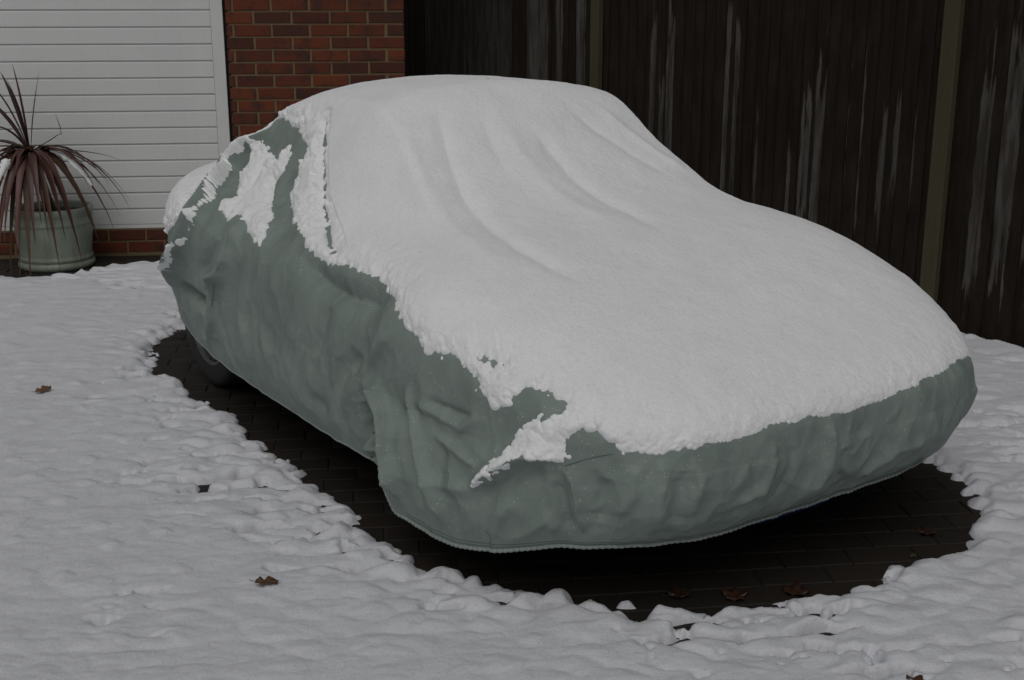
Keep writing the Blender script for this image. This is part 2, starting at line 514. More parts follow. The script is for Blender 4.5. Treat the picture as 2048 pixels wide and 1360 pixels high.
def surface(q, w):
    """q: place round the outline 0..1, w: 0 crown centre, 1 widest line, 2 hem -> u, v, z"""
    ou, ov = outline(q)
    wc = np.clip(w, 0, 1)
    lin = np.clip(wc / .72 * RHO0, 0, RHO0)
    drop = FALL0 * (1 - np.clip((wc - .72) / .28, 0, 1))
    rho = np.where(wc < .72, lin, np.clip(1 - drop ** CAP_M, 0, 1) ** (1 / CAP_M))
    fall = np.where(wc < .72, np.clip(1 - lin ** CAP_M, 0, 1) ** (1 / CAP_M), drop)
    u = UC + rho * (ou - UC); v = VC + rho * (ov - VC)
    ze = .45 + .05 * np.clip((ov - 2.3) / 1.0, 0, 1)
    z = ze + (top_height(u, v) - ze) * fall
    # skirt
    s = np.clip(w - 1, 0, 1)
    front = np.clip((2.75 - ov) / .45, 0, 1); front = front * front * (3 - 2 * front)
    left = ou < UC
    hem = np.where(left, HEM_SIDE(ov), .28) * (1 - front) + HEM_FRONT(ou) * front
    z = np.where(w > 1, ze + (hem - ze) * s, z)
    tuck = (.02 + .08 * front * np.clip((ou - 1.62) / .25, 0, 1)) * s ** 1.8 - .012 * np.sin(s * math.pi)
    ln = np.hypot(ou - UC, (ov - VC) * .5) + 1e-6
    du, dv = (UC - ou) / ln, (VC - ov) * .5 / ln
    du = np.where(front > .5, du * .3, du)
    # the front wing's flap stands proud of the flank and hangs lower
    flap = np.clip((3.055 - ov) / .05, 0, 1); flap = flap * flap * (3 - 2 * flap) * np.clip((ov - 2.35) / .3, 0, 1)
    dent = np.exp(-((ov - 3.11) / .06) ** 2)
    u = np.where((w > .9) & left, u - (.045 * flap - .016 * dent) * np.clip((w - .9) / .7, 0, 1), u)
    # keep the tuck along the local inward direction
    u = np.where(w > 1, u + tuck * du, u)
    v = np.where(w > 1, v + tuck * np.where(front > 0, np.maximum(dv, front), 0 * dv), v)
    return u, v, z

# ridges (+) and hollows (-) of the cloth: height, half width, line in the car frame
FOLDS = [
    (0.062, 0.028, [(1.983, 4.619, 1.06), (1.978, 4.814, 0.967), (1.92, 4.904, 0.87), (1.754, 4.676, 0.82), (1.649, 4.563, 0.748), (1.625, 4.651, 0.63), (1.666, 4.94, 0.484), (1.698, 5.085, 0.386)]),
    (-0.036, 0.036, [(1.952, 4.481, 1.048), (1.892, 4.519, 0.945), (1.73, 4.415, 0.818), (1.617, 4.341, 0.71), (1.609, 4.467, 0.596), (1.621, 4.62, 0.508)]),
    (-0.03, 0.026, [(2.031, 5.131, 0.882), (1.857, 4.942, 0.839), (1.716, 4.77, 0.792), (1.647, 4.738, 0.704), (1.651, 4.851, 0.584)]),
    (0.028, 0.02, [(1.725, 4.236, 0.818), (1.637, 4.169, 0.754), (1.603, 4.19, 0.664), (1.6, 4.274, 0.557), (1.595, 4.345, 0.41), (1.628, 4.499, 0.243)]),
    (0.026, 0.022, [(1.599, 4.203, 0.611), (1.602, 4.314, 0.568), (1.604, 4.369, 0.516)]),
    (-0.036, 0.024, [(1.663, 4.936, 0.46), (1.627, 4.722, 0.448), (1.607, 4.526, 0.445), (1.6, 4.44, 0.419), (1.602, 4.424, 0.354)]),
    (-0.016, 0.035, [(1.605, 4.075, 0.684), (1.598, 4.144, 0.582), (1.592, 4.215, 0.439), (1.603, 4.294, 0.306)]),
    (0.016, 0.03, [(1.915, 4.264, 1.026), (1.839, 4.24, 0.906), (1.742, 4.097, 0.826), (1.652, 3.938, 0.77)]),
    (-0.012, 0.03, [(1.889, 4.116, 0.989), (1.811, 4.074, 0.875), (1.68, 3.895, 0.792), (1.606, 3.841, 0.69)]),
    (0.028, 0.035, [(1.814, 4.049, 0.879), (1.709, 3.773, 0.807), (1.663, 3.554, 0.775), (1.651, 3.353, 0.759), (1.662, 3.226, 0.762), (1.679, 3.166, 0.77)]),
    (-0.04, 0.065, [(1.65, 3.671, 0.765), (1.621, 3.431, 0.723), (1.618, 3.26, 0.71), (1.64, 3.079, 0.729)]),
    (-0.01, 0.012, [(1.975, 4.108, 1.127), (1.922, 4.032, 1.048), (1.868, 3.929, 0.961), (1.81, 3.81, 0.878), (1.747, 3.662, 0.822), (1.681, 3.485, 0.786)]),
    (0.009, 0.035, [(1.652, 3.753, 0.768), (1.598, 3.786, 0.634), (1.593, 3.861, 0.481), (1.592, 3.829, 0.347)]),
    (0.018, 0.028, [(1.624, 2.969, 0.689), (1.602, 3.077, 0.594), (1.597, 3.187, 0.476), (1.592, 3.266, 0.362)]),
    (-0.022, 0.06, [(1.604, 3.023, 0.607), (1.598, 3.234, 0.512), (1.59, 3.4, 0.373), (1.602, 3.471, 0.285)]),
    (0.008, 0.036, [(1.612, 3.559, 0.708), (1.596, 3.616, 0.568), (1.589, 3.691, 0.416), (1.598, 3.707, 0.307)]),
    (-0.008, 0.03, [(1.61, 3.375, 0.696), (1.596, 3.435, 0.543), (1.589, 3.502, 0.396)]),
    (0.007, 0.02, [(1.598, 3.979, 0.632), (1.594, 4.034, 0.478), (1.593, 4.01, 0.338)]),
    (0.008, 0.015, [(1.599, 3.428, 0.64), (1.61, 3.309, 0.694), (1.626, 3.176, 0.719)]),
    (0.036, 0.02, [(1.602, 3.124, 0.48), (1.602, 3.049, 0.482), (1.581, 2.982, 0.428), (1.567, 2.947, 0.353), (1.562, 2.903, 0.276), (1.571, 2.888, 0.212)]),
    (-0.04, 0.032, [(1.6, 3.132, 0.428), (1.609, 3.112, 0.356), (1.583, 3.029, 0.308), (1.558, 2.951, 0.292)]),
    (0.022, 0.018, [(1.606, 2.9, 0.535), (1.597, 2.833, 0.439), (1.584, 2.774, 0.359), (1.579, 2.713, 0.278), (1.597, 2.679, 0.184)]),
    (-0.02, 0.02, [(1.601, 2.935, 0.483), (1.581, 2.868, 0.388), (1.57, 2.805, 0.292), (1.58, 2.77, 0.215)]),
    (0.011, 0.016, [(1.607, 2.86, 0.502), (1.618, 2.743, 0.49), (1.63, 2.649, 0.475), (1.641, 2.602, 0.509), (1.646, 2.587, 0.535)]),
    (-0.01, 0.012, [(1.615, 2.79, 0.52), (1.627, 2.684, 0.512), (1.64, 2.614, 0.516)]),
    (0.011, 0.014, [(1.605, 2.75, 0.434), (1.616, 2.642, 0.414), (1.63, 2.568, 0.393)]),
    (0.024, 0.02, [(1.615, 2.583, 0.336), (1.642, 2.525, 0.39), (1.672, 2.467, 0.44), (1.695, 2.413, 0.465), (1.726, 2.344, 0.471)]),
    (-0.016, 0.03, [(1.623, 2.553, 0.31), (1.656, 2.487, 0.373), (1.687, 2.42, 0.415), (1.711, 2.37, 0.426)]),
    (0.01, 0.02, [(1.576, 2.758, 0.3), (1.592, 2.657, 0.317), (1.618, 2.571, 0.332)]),
    (0.01, 0.02, [(1.647, 2.536, 0.204), (1.647, 2.496, 0.281), (1.672, 2.443, 0.336)]),
    (0.01, 0.016, [(1.659, 2.495, 0.202), (1.693, 2.425, 0.254), (1.713, 2.378, 0.301), (1.738, 2.361, 0.267)]),
    (0.012, 0.013, [(1.73, 2.337, 0.453), (1.739, 2.316, 0.411), (1.748, 2.308, 0.352), (1.779, 2.307, 0.271)]),
    (-0.01, 0.018, [(1.718, 2.354, 0.41), (1.73, 2.338, 0.345), (1.754, 2.336, 0.272)]),
    (0.009, 0.02, [(1.843, 2.197, 0.473), (1.837, 2.2, 0.408), (1.823, 2.237, 0.319)]),
    (-0.01, 0.03, [(1.794, 2.241, 0.431), (1.79, 2.251, 0.362), (1.792, 2.276, 0.299)]),
    (0.009, 0.02, [(1.896, 2.163, 0.492), (1.899, 2.159, 0.408), (1.911, 2.184, 0.316)]),
    (-0.009, 0.03, [(1.953, 2.137, 0.456), (1.95, 2.141, 0.376), (1.954, 2.168, 0.311)]),
    (0.01, 0.018, [(1.987, 2.126, 0.491), (1.983, 2.125, 0.414), (1.971, 2.153, 0.326)]),
    (0.01, 0.016, [(2.205, 2.097, 0.494), (2.209, 2.095, 0.44), (2.186, 2.103, 0.368), (2.066, 2.128, 0.333)]),
    (-0.01, 0.022, [(2.28, 2.095, 0.466), (2.268, 2.095, 0.393), (2.25, 2.117, 0.327)]),
    (0.012, 0.016, [(2.414, 2.095, 0.501), (2.422, 2.092, 0.437), (2.414, 2.1, 0.367), (2.396, 2.138, 0.293)]),
    (-0.012, 0.022, [(2.477, 2.092, 0.426), (2.481, 2.1, 0.366), (2.496, 2.134, 0.3)]),
    (0.009, 0.022, [(2.469, 2.1, 0.369), (2.582, 2.139, 0.294), (2.697, 2.103, 0.362), (2.847, 2.105, 0.376)]),
    (-0.022, 0.03, [(2.168, 3.673, 1.177), (2.131, 3.567, 1.097), (2.088, 3.447, 1.015), (2.056, 3.327, 0.938), (2.036, 3.152, 0.871), (2.011, 2.942, 0.834), (2.031, 2.793, 0.799), (2.049, 2.7, 0.773)]),
    (0.018, 0.04, [(2.036, 3.685, 1.158), (1.991, 3.512, 1.032), (1.953, 3.323, 0.917), (1.92, 3.098, 0.847), (1.904, 2.857, 0.803)]),
    (-0.02, 0.035, [(2.468, 3.549, 1.112), (2.47, 3.433, 1.037), (2.472, 3.322, 0.966), (2.495, 3.214, 0.913), (2.524, 3.067, 0.874), (2.505, 2.873, 0.834)]),
    (0.014, 0.045, [(2.379, 3.601, 1.147), (2.344, 3.428, 1.031), (2.351, 3.294, 0.948), (2.373, 3.134, 0.887), (2.387, 2.948, 0.851)]),
    (-0.014, 0.028, [(2.688, 3.617, 1.154), (2.74, 3.508, 1.072), (2.802, 3.414, 1.008), (2.873, 3.333, 0.95)]),
    (0.014, 0.03, [(2.818, 3.639, 1.155), (2.874, 3.534, 1.071), (2.929, 3.428, 0.997), (3.013, 3.332, 0.925)]),
    (-0.01, 0.03, [(2.303, 3.61, 1.149), (2.273, 3.487, 1.062), (2.24, 3.362, 0.981)]),
]
# edges of the snow on the cover: (place round the outline, place from crown to hem)
SNOW_EDGE = [(0.3625, 0.5074), (0.3988, 0.5074), (0.42, 0.5131), (0.4404, 0.5317), (0.4479, 0.5503), (0.4533, 0.5945), (0.4617, 0.6402), (0.4908, 0.7087), (0.5179, 0.7416), (0.5346, 0.7501), (0.5421, 0.7473), (0.5496, 0.743), (0.5596, 0.7459), (0.5721, 0.7387), (0.5792, 0.7473), (0.5875, 0.7701), (0.5908, 0.793), (0.5963, 0.8058), (0.6008, 0.8172), (0.6054, 0.833), (0.6129, 0.8187), (0.6183, 0.803), (0.6229, 0.8144), (0.6271, 0.8258), (0.6292, 0.8315), (0.6283, 0.8515), (0.6329, 0.8658), (0.635, 0.8886), (0.64, 0.8658), (0.6429, 0.8444), (0.6417, 0.833), (0.6458, 0.7944), (0.6512, 0.773), (0.655, 0.7787), (0.6588, 0.7915), (0.6575, 0.8144), (0.6529, 0.8401), (0.6479, 0.8644), (0.6433, 0.9186), (0.6417, 0.9729), (0.6375, 1.0877), (0.6333, 1.2417), (0.6308, 1.3802), (0.6329, 1.3956), (0.6371, 1.284), (0.6392, 1.2186), (0.6462, 1.0415), (0.6483, 0.99), (0.6521, 0.9886), (0.6558, 0.9872), (0.66, 0.9672), (0.6596, 0.9258), (0.6592, 0.8901), (0.6633, 0.8415), (0.6683, 0.8501), (0.6704, 0.8758), (0.6738, 0.9015), (0.6788, 0.9101), (0.6879, 0.8872), (0.6975, 0.8829), (0.7104, 0.8815), (0.7208, 0.8744), (0.7363, 0.8829), (0.7479, 0.8915), (0.765, 0.8801), (0.7767, 0.8629), (0.7821, 0.8387), (0.7913, 0.8429), (0.8008, 0.8258), (0.81, 0.8358), (0.8406, 0.9473), (0.8713, 0.9126), (0.9019, 0.9303), (0.9325, 0.9471), (0.9631, 0.9124), (0.9938, 0.9307), (0.0244, 0.9469), (0.055, 0.9122), (0.0856, 0.931), (0.1162, 0.9467), (0.1469, 0.9121), (0.1775, 0.9313), (0.2081, 0.9465), (0.2388, 0.9119), (0.2694, 0.9317), (0.3, 0.9464), (0.33, 0.93), (0.345, 0.95), (0.3842, 0.8487), (0.3896, 0.8044), (0.3829, 0.7501), (0.3646, 0.7216), (0.3417, 0.6745), (0.3292, 0.6445), (0.3325, 0.5917), (0.3438, 0.5474), (0.3504, 0.5231)]
SNOW_PATCH = [(0.3496, 0.5702), (0.37, 0.5574), (0.4021, 0.566), (0.4167, 0.5702), (0.4096, 0.5503), (0.42, 0.5388), (0.4342, 0.566), (0.4379, 0.5888), (0.4346, 0.6102), (0.46, 0.683), (0.4833, 0.7459), (0.4867, 0.783), (0.4775, 0.7658), (0.4592, 0.743), (0.4429, 0.733), (0.4438, 0.7544), (0.4275, 0.7416), (0.415, 0.7259), (0.4142, 0.6902), (0.3746, 0.6302), (0.3742, 0.6045)]
SNOW_STREAKS = [
    (0.023, 0.007, [(2.011, 4.708, 1.064), (1.981, 4.787, 0.984), (1.961, 4.837, 0.933), (1.937, 4.897, 0.883), (1.857, 4.789, 0.854), (1.775, 4.676, 0.829), (1.71, 4.592, 0.802), (1.665, 4.558, 0.768), (1.636, 4.546, 0.727), (1.623, 4.581, 0.675), (1.635, 4.746, 0.563), (1.678, 5.005, 0.46)]),
    (0.016, 0.012, [(2.021, 4.706, 1.078), (1.999, 4.789, 1.009), (2.013, 4.921, 0.954)]),
    (0.008, 0.01, [(1.682, 5.024, 0.45), (1.694, 5.074, 0.403), (1.698, 5.085, 0.382)]),
]
SEAMS = [
    [(1.73, 2.337, 0.45), (1.758, 2.29, 0.475), (1.808, 2.23, 0.499), (1.873, 2.18, 0.511), (1.992, 2.128, 0.512)],
    [(1.626, 4.166, 0.738), (1.603, 4.178, 0.666), (1.6, 4.267, 0.54), (1.595, 4.333, 0.413), (1.62, 4.455, 0.265)],
    [(1.734, 2.33, 0.448), (1.741, 2.313, 0.399), (1.75, 2.306, 0.345), (1.783, 2.31, 0.261)],
]
PITS = [(1.681, 2.642, 0.665), (1.697, 2.574, 0.653)]

# ================================================================ large structure: driveway
WALL_A = math.radians(6.5)
WD = np.array([math.cos(WALL_A), math.sin(WALL_A)]); WN = np.array([-WD[1], WD[0]])
W0 = np.array([-1.275, 7.8])
FD = np.array([.63338, -.77384]); F0 = np.array([2.2654, 5.6515])   # fence line, towards the viewer's right
FNORM = np.array([FD[1], -FD[0]])                                     # towards the driveway side

driveway = tag(mesh_np('driveway', [(-60, -60, -.005), (60, -60, -.005), (60, 60, -.005), (-60, 60, -.005)], [(0, 1, 2, 3)], M['joint'], smooth=False), kind='structure')

# edge of the bare paving round the car (world metres), and the bare strip along the house wall
MELT = [(-1.60, 5.40), (-1.55, 5.16), (-1.45, 5.11), (-1.37, 5.0), (-1.30, 4.84), (-1.19, 4.68), (-1.09, 4.57), (-1.02, 4.45), (-.93, 4.30), (-.82, 4.13), (-.70, 3.95),
        (-.60, 3.80), (-.50, 3.66), (-.46, 3.53), (-.37, 3.41), (-.31, 3.33), (-.24, 3.25), (-.14, 3.20), (-.06, 3.13), (.05, 3.10), (.14, 3.06),
        (.26, 3.02), (.34, 3.01), (.44, 3.03), (.54, 3.02), (.66, 3.05), (.78, 3.075), (.90, 3.11), (1.00, 3.15), (1.07, 3.25), (1.16, 3.28), (1.27, 3.34),
        (1.37, 3.42), (1.41, 3.55), (1.47, 3.63), (1.48, 3.76), (1.52, 3.88), (1.30, 4.5), (.6, 5.4), (-.3, 6.5), (-1.2, 6.4), (-1.64, 5.85), (-1.66, 5.62)]


def wall_st(x, y):
    """distance along and in front of the house wall"""
    d0 = x - W0[0]; d1 = y - W0[1]
    return d0 * WD[0] + d1 * WD[1], -(d0 * WN[0] + d1 * WN[1])


BX, BY = .205, .103      # block pitch


def block_cell(s, t):
    row = np.floor(t / BY)
    a = s / BX + .5 * (row % 2) + .07 * np.sin(row * 12.9)
    return row, np.floor(a), a - np.floor(a) - .5, t / BY - row - .5


# ---- the blocks that show
def exposed(x, y):
    m = inside(np.array([x]), np.array([y]), MELT)[0]
    s, t = wall_st(x, y)
    return m or t < .75


def make_block_mesh():
    bm = bmesh.new(); hx, hy = BX / 2 - .002, BY / 2 - .002; c = .003
    top = [bm.verts.new((sx * (hx - c), sy * (hy - c), 0)) for sx, sy in ((-1, -1), (1, -1), (1, 1), (-1, 1))]
    mid = [bm.verts.new((sx * hx, sy * hy, -.003)) for sx, sy in ((-1, -1), (1, -1), (1, 1), (-1, 1))]
    bot = [bm.verts.new((sx * hx, sy * hy, -.05)) for sx, sy in ((-1, -1), (1, -1), (1, 1), (-1, 1))]
    bm.faces.new(top)
    for a, b_ in ((top, mid), (mid, bot)):
        for k in range(4):
            bm.faces.new((a[(k + 1) % 4], a[k], b_[k], b_[(k + 1) % 4]))
    bmesh.ops.recalc_face_normals(bm, faces=bm.faces)
    me = bpy.data.meshes.new('paving_block'); bm.to_mesh(me); bm.free(); me.materials.append(M['paver'])
    return me


block_me = make_block_mesh()
cells = []
for r in range(-2, 60):
    t = (r + .5) * BY
    for k in range(-14, 26):
        s = (k + .5 - .5 * (r % 2) - .07 * math.sin(r * 12.9)) * BX
        x = W0[0] + WD[0] * s - WN[0] * t; y = W0[1] + WD[1] * s - WN[1] * t
        near = False
        for dx, dy in ((0, 0), (.12, 0), (-.12, 0), (0, .1), (0, -.1)):
            if exposed(x + dx, y + dy):
                near = True
        if not near or (t < 0) or s > 3.4 or s < -2.6:
            continue
        u = x * CU[0] + y * CU[1]; v = x * CV[0] + y * CV[1]
        under = 1.78 < u and v > 2.62
        cells.append((under, math.hypot(x, y), x, y))
cells.sort()
rest = []
for i, (under, d, x, y) in enumerate(cells):
    z = RNG.normal() * .0012
    if i < 300 and not under:
        o = bpy.data.objects.new('paving_block', block_me)
        o.location = (x, y, z); o.rotation_euler = (RNG.normal() * .008, RNG.normal() * .006, WALL_A + RNG.normal() * .008)
        link(o, driveway)
    else:
        rest.append((x, y, z))
if rest:
    bv = np.array([v.co[:] for v in block_me.vertices]); bf = np.array([p.vertices[:] for p in block_me.polygons])
    ca, sa = math.cos(WALL_A), math.sin(WALL_A)
    R = np.array([[ca, -sa, 0], [sa, ca, 0], [0, 0, 1]])
    vv = np.concatenate([bv @ R.T + np.array(p) for p in rest]); ff = np.concatenate([bf + len(bv) * i for i in range(len(rest))])
    tag(mesh_np('paving_blocks_under_car', vv, ff, M['paver'], driveway, smooth=False), kind='stuff')

# ---- snow lying on the driveway
def ramp_axis(lo, hi, fine_lo, fine_hi, step, grow):
    a = list(np.arange(fine_lo, fine_hi, step))
    s = step; x = a[-1]
    while x < hi:
        s = s * grow; x += s; a.append(x)
    s = step; x = a[0]
    while x > lo:
        s = s * grow; x -= s; a.insert(0, x)
    return np.array(a)


gx = ramp_axis(-45, 45, -1.75, 2.1, .0068, 1.022)
gy = [2.35]; st = .0060
while gy[-1] < 8.1:
    gy.append(gy[-1] + st); st = min(st * 1.0016, .013)
while gy[-1] < 45:
    st *= 1.15; gy.append(gy[-1] + st)
pre = []; x = 2.35; s = .006
while x > -45:
    s *= 1.06; x -= s; pre.insert(0, x)
gy = np.array(pre + gy)
X, Y = np.meshgrid(gx, gy, indexing='ij')
P2 = np.stack([X, Y, np.zeros_like(X)], -1)
S, T = wall_st(X, Y)
near_view = (X > -4.2) & (X < 4.2) & (Y > 2.0) & (Y < 9)
Pn = P2[near_view]


def spread(vals, fill):
    r = np.full(X.shape, fill, np.float32); r[near_view] = vals; return r


Xn, Yn, Sn, Tn = X[near_view], Y[near_view], S[near_view], T[near_view]
row, cel, ca_, cb_ = block_cell(Sn + fbm(Pn, 5, 2, 1) * .05 + noise(Pn, 21, 3) * .012, Tn + fbm(Pn, 6, 2, 4) * .032 + noise(Pn, 18, 2) * .010)
pill = (1 - np.abs(cb_ * 2) ** 2.6) * (1 - .75 * np.abs(ca_ * 2) ** 4)
rnd_cell = _hash(row, cel, row * 0 + 5)
dm = np.full(Xn.shape, 3.0)
nb = (Xn > -2.2) & (Xn < 2.1) & (Yn > 2.6) & (Yn < 6.8)
dm[nb] = poly_dist(np.stack([Xn, Yn], -1)[nb], MELT, True)[0]
dm = np.where(inside(Xn, Yn, MELT), -dm, dm)
dm = dm + fbm(Pn, 9, 3, 11) * .045 + np.abs(noise(Pn, 17, 5)) * .045 - .016 + noise(Pn, 55, 8) * .006
dw = Tn - .30 - .34 * sstep(-1.05, -1.5, Sn) + fbm(Pn, 8, 3, 21) * .06 + np.abs(noise(Pn, 20, 2)) * .04
ftd = (X - F0[0]) * FNORM[0] + (Y - F0[1]) * FNORM[1]
dfe = ftd[near_view] - .03 + fbm(Pn, 10, 3, 31) * .06
dd = np.minimum(np.minimum(dm, dw), dfe)
near = np.exp(-np.maximum(dm, 0) / .13)
fine_ = fbm(Pn, 2.1, 2, 41)
patchy = sstep(.1, .8, fine_ + .55 * np.exp(-np.maximum(dm, 0) / .25) + .55 * np.exp(-np.maximum(dw, 0) / .25))
patchy = np.clip(patchy + .8 * np.exp(-(((Xn + .95) / .22) ** 2 + ((Yn - 2.95) / .22) ** 2)) + .65 * np.exp(-(((Xn + .45) / .22) ** 2 + ((Yn - 3.62) / .3) ** 2))
                 + .6 * sstep(1.35, 1.75, Xn) * sstep(5.6, 4.4, Yn), 0, 1.15)
front_ = sstep(3.3, 2.8, Yn)
hn = .030 - .010 * patchy
hn = hn + pill * (.0022 + .0055 * patchy + .0030 * front_) * (.75 + .6 * rnd_cell)
lump = np.abs(noise(Pn * np.array([1, 1.25, 1]), 11, 14))
near_w = np.exp(-np.maximum(dw, 0) / .22)
hn += (lump - .30) * (.003 + .032 * near + .026 * near_w + .008 * patchy + .003 * front_)
tiny = np.maximum(noise(Pn, 15, 18) - .45, 0)
hn += tiny * .020 * (1 - front_ * .5)
hn += fbm(Pn * np.array([.7, 1.5, 1]), 5, 3, 6) * .0050 + noise(Pn * np.array([.7, 1.4, 1]), 34, 9) * .0014 + noise(Pn, 90, 12) * .0008
hol = sstep(.12, .46, noise(Pn * np.array([.6, 1.5, 1]), 15, 51) + .25 * noise(Pn, 50, 52)) * sstep(.9, .45, pill) * sstep(.40, .8, patchy)
hn -= hol * .058
edge_h = np.sqrt(np.clip(dd / .05, 0, 1))
hn = hn * edge_h + np.where(dd < 0, dd * .8, 0) - .004 * (1 - edge_h)
h = spread(np.maximum(hn, -.03), .028)
far_ = np.where(near_view, 1, 1)
P2[..., 2] = h
F_ = grid_faces(len(gx), len(gy)); V_ = P2.reshape(-1, 3)
hh = h.reshape(-1)[F_].max(1); fx = (ftd.reshape(-1)[F_].max(1) > -.05) & (T.reshape(-1)[F_].max(1) > 0)
V_, F_ = keep_faces(V_, F_, (hh > -.012) & fx)
tag(mesh_np('ground_snow', V_, F_[:, ::-1] if False else F_, M['ground_snow']), 'thin lumpy wet snow lying over the block driveway', 'snow', kind='stuff')

# ================================================================ house wall with garage door
house = tag(empty('house', (W0[0], W0[1], 0), WALL_A), 'house front of red brick with a white ribbed garage door', 'house')
# local frame: x along the wall to the right, y away from the viewer, z up
C_END, D_R, D_L = .62, -.455, -2.95
bm = bmesh.new()
box(bm, D_R + .02, C_END - .004, .0055, .30, -.02, 2.70)           # pier
box(bm, D_L - .8, D_R + .02, .0055, .30, -.02, .168)               # plinth below the door
box(bm, D_L - .8, D_L - .02, .012, .30, .168, 2.70)
box(bm, D_L - .02, D_R + .02, .012, .30, 2.32, 2.70)
wall = bm_obj('wall', bm, M['mortar'], house)


def brick_mesh(L, dpt=.1, seed=0):
    r = random.Random(seed)
    bm = bmesh.new()
    vs = box(bm, 0, L, 0, dpt, 0, .065)
    bmesh.ops.bevel(bm, geom=[e for e in bm.edges if all(abs(v.co.y) < 1e-6 for v in e.verts)], offset=.004, segments=1, affect='EDGES')
    for v in bm.verts:
        v.co.x += r.uniform(-.0015, .0015); v.co.z += r.uniform(-.0012, .0012)
    me = bpy.data.meshes.new('brick'); bm.to_mesh(me); bm.free(); me.materials.append(M['brick'])
    return me


_bm_cache = {}


def put_brick(x0, x1, z, seed):
    key = (round(x1 - x0, 3), seed % 4)
    if key not in _bm_cache:
        _bm_cache[key] = brick_mesh(x1 - x0, seed=seed)
    o = bpy.data.objects.new('brick', _bm_cache[key])
    o.location = (x0, -.0005 + RNG.normal() * .0012, z + .005)
    o.rotation_euler = (0, RNG.normal() * .002, RNG.normal() * .003)
    link(o, wall)


sd_ = 0
for k in range(33):
    z = -.024 + .075 * k
    # courses alternate as in the photograph: a stretcher or a header at the free end
    x = C_END; first = True
    lens = [.215] * 9 if k % 2 else [.102] + [.215] * 9
    gap = .013
    for L in lens:
        x1 = x; x0 = x - L
        if x0 < D_R + .008:
            x0 = D_R + .008
        if x1 - x0 > .03:
            put_brick(x0, x1, z, sd_); sd_ += 1
        x = x0 - gap * (1.5 if (first and k % 2 == 0) else 1)
        first = False
        if x < D_R + .03:
            break
for k in range(2):
    z = .018 + .075 * k - .001
    x = D_R - .003 - (.11 if k else 0)
    while x > D_L - .7:
        put_brick(x - .215, x, z, sd_); sd_ += 1; x -= .226

garage_door = tag(empty('garage_door'), 'white ribbed up-and-over garage door')
garage_door.parent = house
bm = bmesh.new(); box(bm, D_L, D_R - .012, .030, .045, .172, 2.30); bm_obj('door_skin', bm, M['door'], garage_door)


def rib_mesh(w, h):
    bm = bmesh.new()
    prof = [(0.000, .030), (.0000, .0215), (.004, .0185), (h - .013, .0185), (h - .007, .0200), (h - .0055, .0280), (h - .0055, .030)]
    a = [bm.verts.new((0, y, z)) for z, y in prof]; b_ = [bm.verts.new((w, y, z)) for z, y in prof]
    for i in range(len(prof) - 1):
        bm.faces.new((a[i], b_[i], b_[i + 1], a[i + 1]))
    bm.faces.new(a); bm.faces.new(b_[::-1])
    bmesh.ops.recalc_face_normals(bm, faces=bm.faces)
    me = bpy.data.meshes.new('panel'); bm.to_mesh(me); bm.free(); me.materials.append(M['door']); return me


rib = rib_mesh(D_R - .085 - D_L - .06, .0995)
for k in range(21):
    o = bpy.data.objects.new('panel', rib); o.location = (D_L + .06, 0, .193 + .0995 * k); link(o, garage_door)
bm = bmesh.new(); box(bm, D_R - .0835, D_R - .012, .0186, .031, .172, 2.30); bm_obj('edge_stile', bm, M['door'], garage_door)
bm = bmesh.new(); box(bm, D_L, D_R - .085, .0165, .031, .170, .1915); bm_obj('bottom_rail', bm, M['door'], garage_door)
bm = bmesh.new(); box(bm, D_R - .0115, D_R + .0195, .05, .09, .170, 2.31); bm_obj('door_frame', bm, M['recess'], garage_door)
bm = bmesh.new(); box(bm, D_L - .02, D_R + .0, .12, .14, .168, 2.32); bm_obj('garage_back', bm, M['recess'], house)
bm = bmesh.new()
box(bm, -3.9, C_END + .2, -.32, .6, 2.70, 2.82)
bm_obj('eaves', bm, M['door'], house)

# ================================================================ timber fence
fence = tag(empty('timber_fence', (F0[0], F0[1], 0), math.atan2(FD[1], FD[0])), 'tall dark stained close-boarded timber fence behind the car', 'fence')
# local x along the fence towards the viewer's right, local -y towards the driveway


def board_mesh(w, seed):
    r = random.Random(seed)
    bm = bmesh.new()
    n = 6
    rings = []
    for i in range(n + 1):
        z = -.05 + 1.97 * i / n
        j = r.uniform(-.0018, .0018)
        rings.append([bm.verts.new(c) for c in ((j, -.004, z), (j + w, -.015, z), (j + w, 0, z), (j, 0, z))])
    for a, b_ in zip(rings[:-1], rings[1:]):
        for k in range(4):
            bm.faces.new((a[k], a[(k + 1) % 4], b_[(k + 1) % 4], b_[k]))
    bm.faces.new(rings[0][::-1]); bm.faces.new(rings[-1])
    me = bpy.data.meshes.new('board'); bm.to_mesh(me); bm.free(); me.materials.append(M['board']); return me


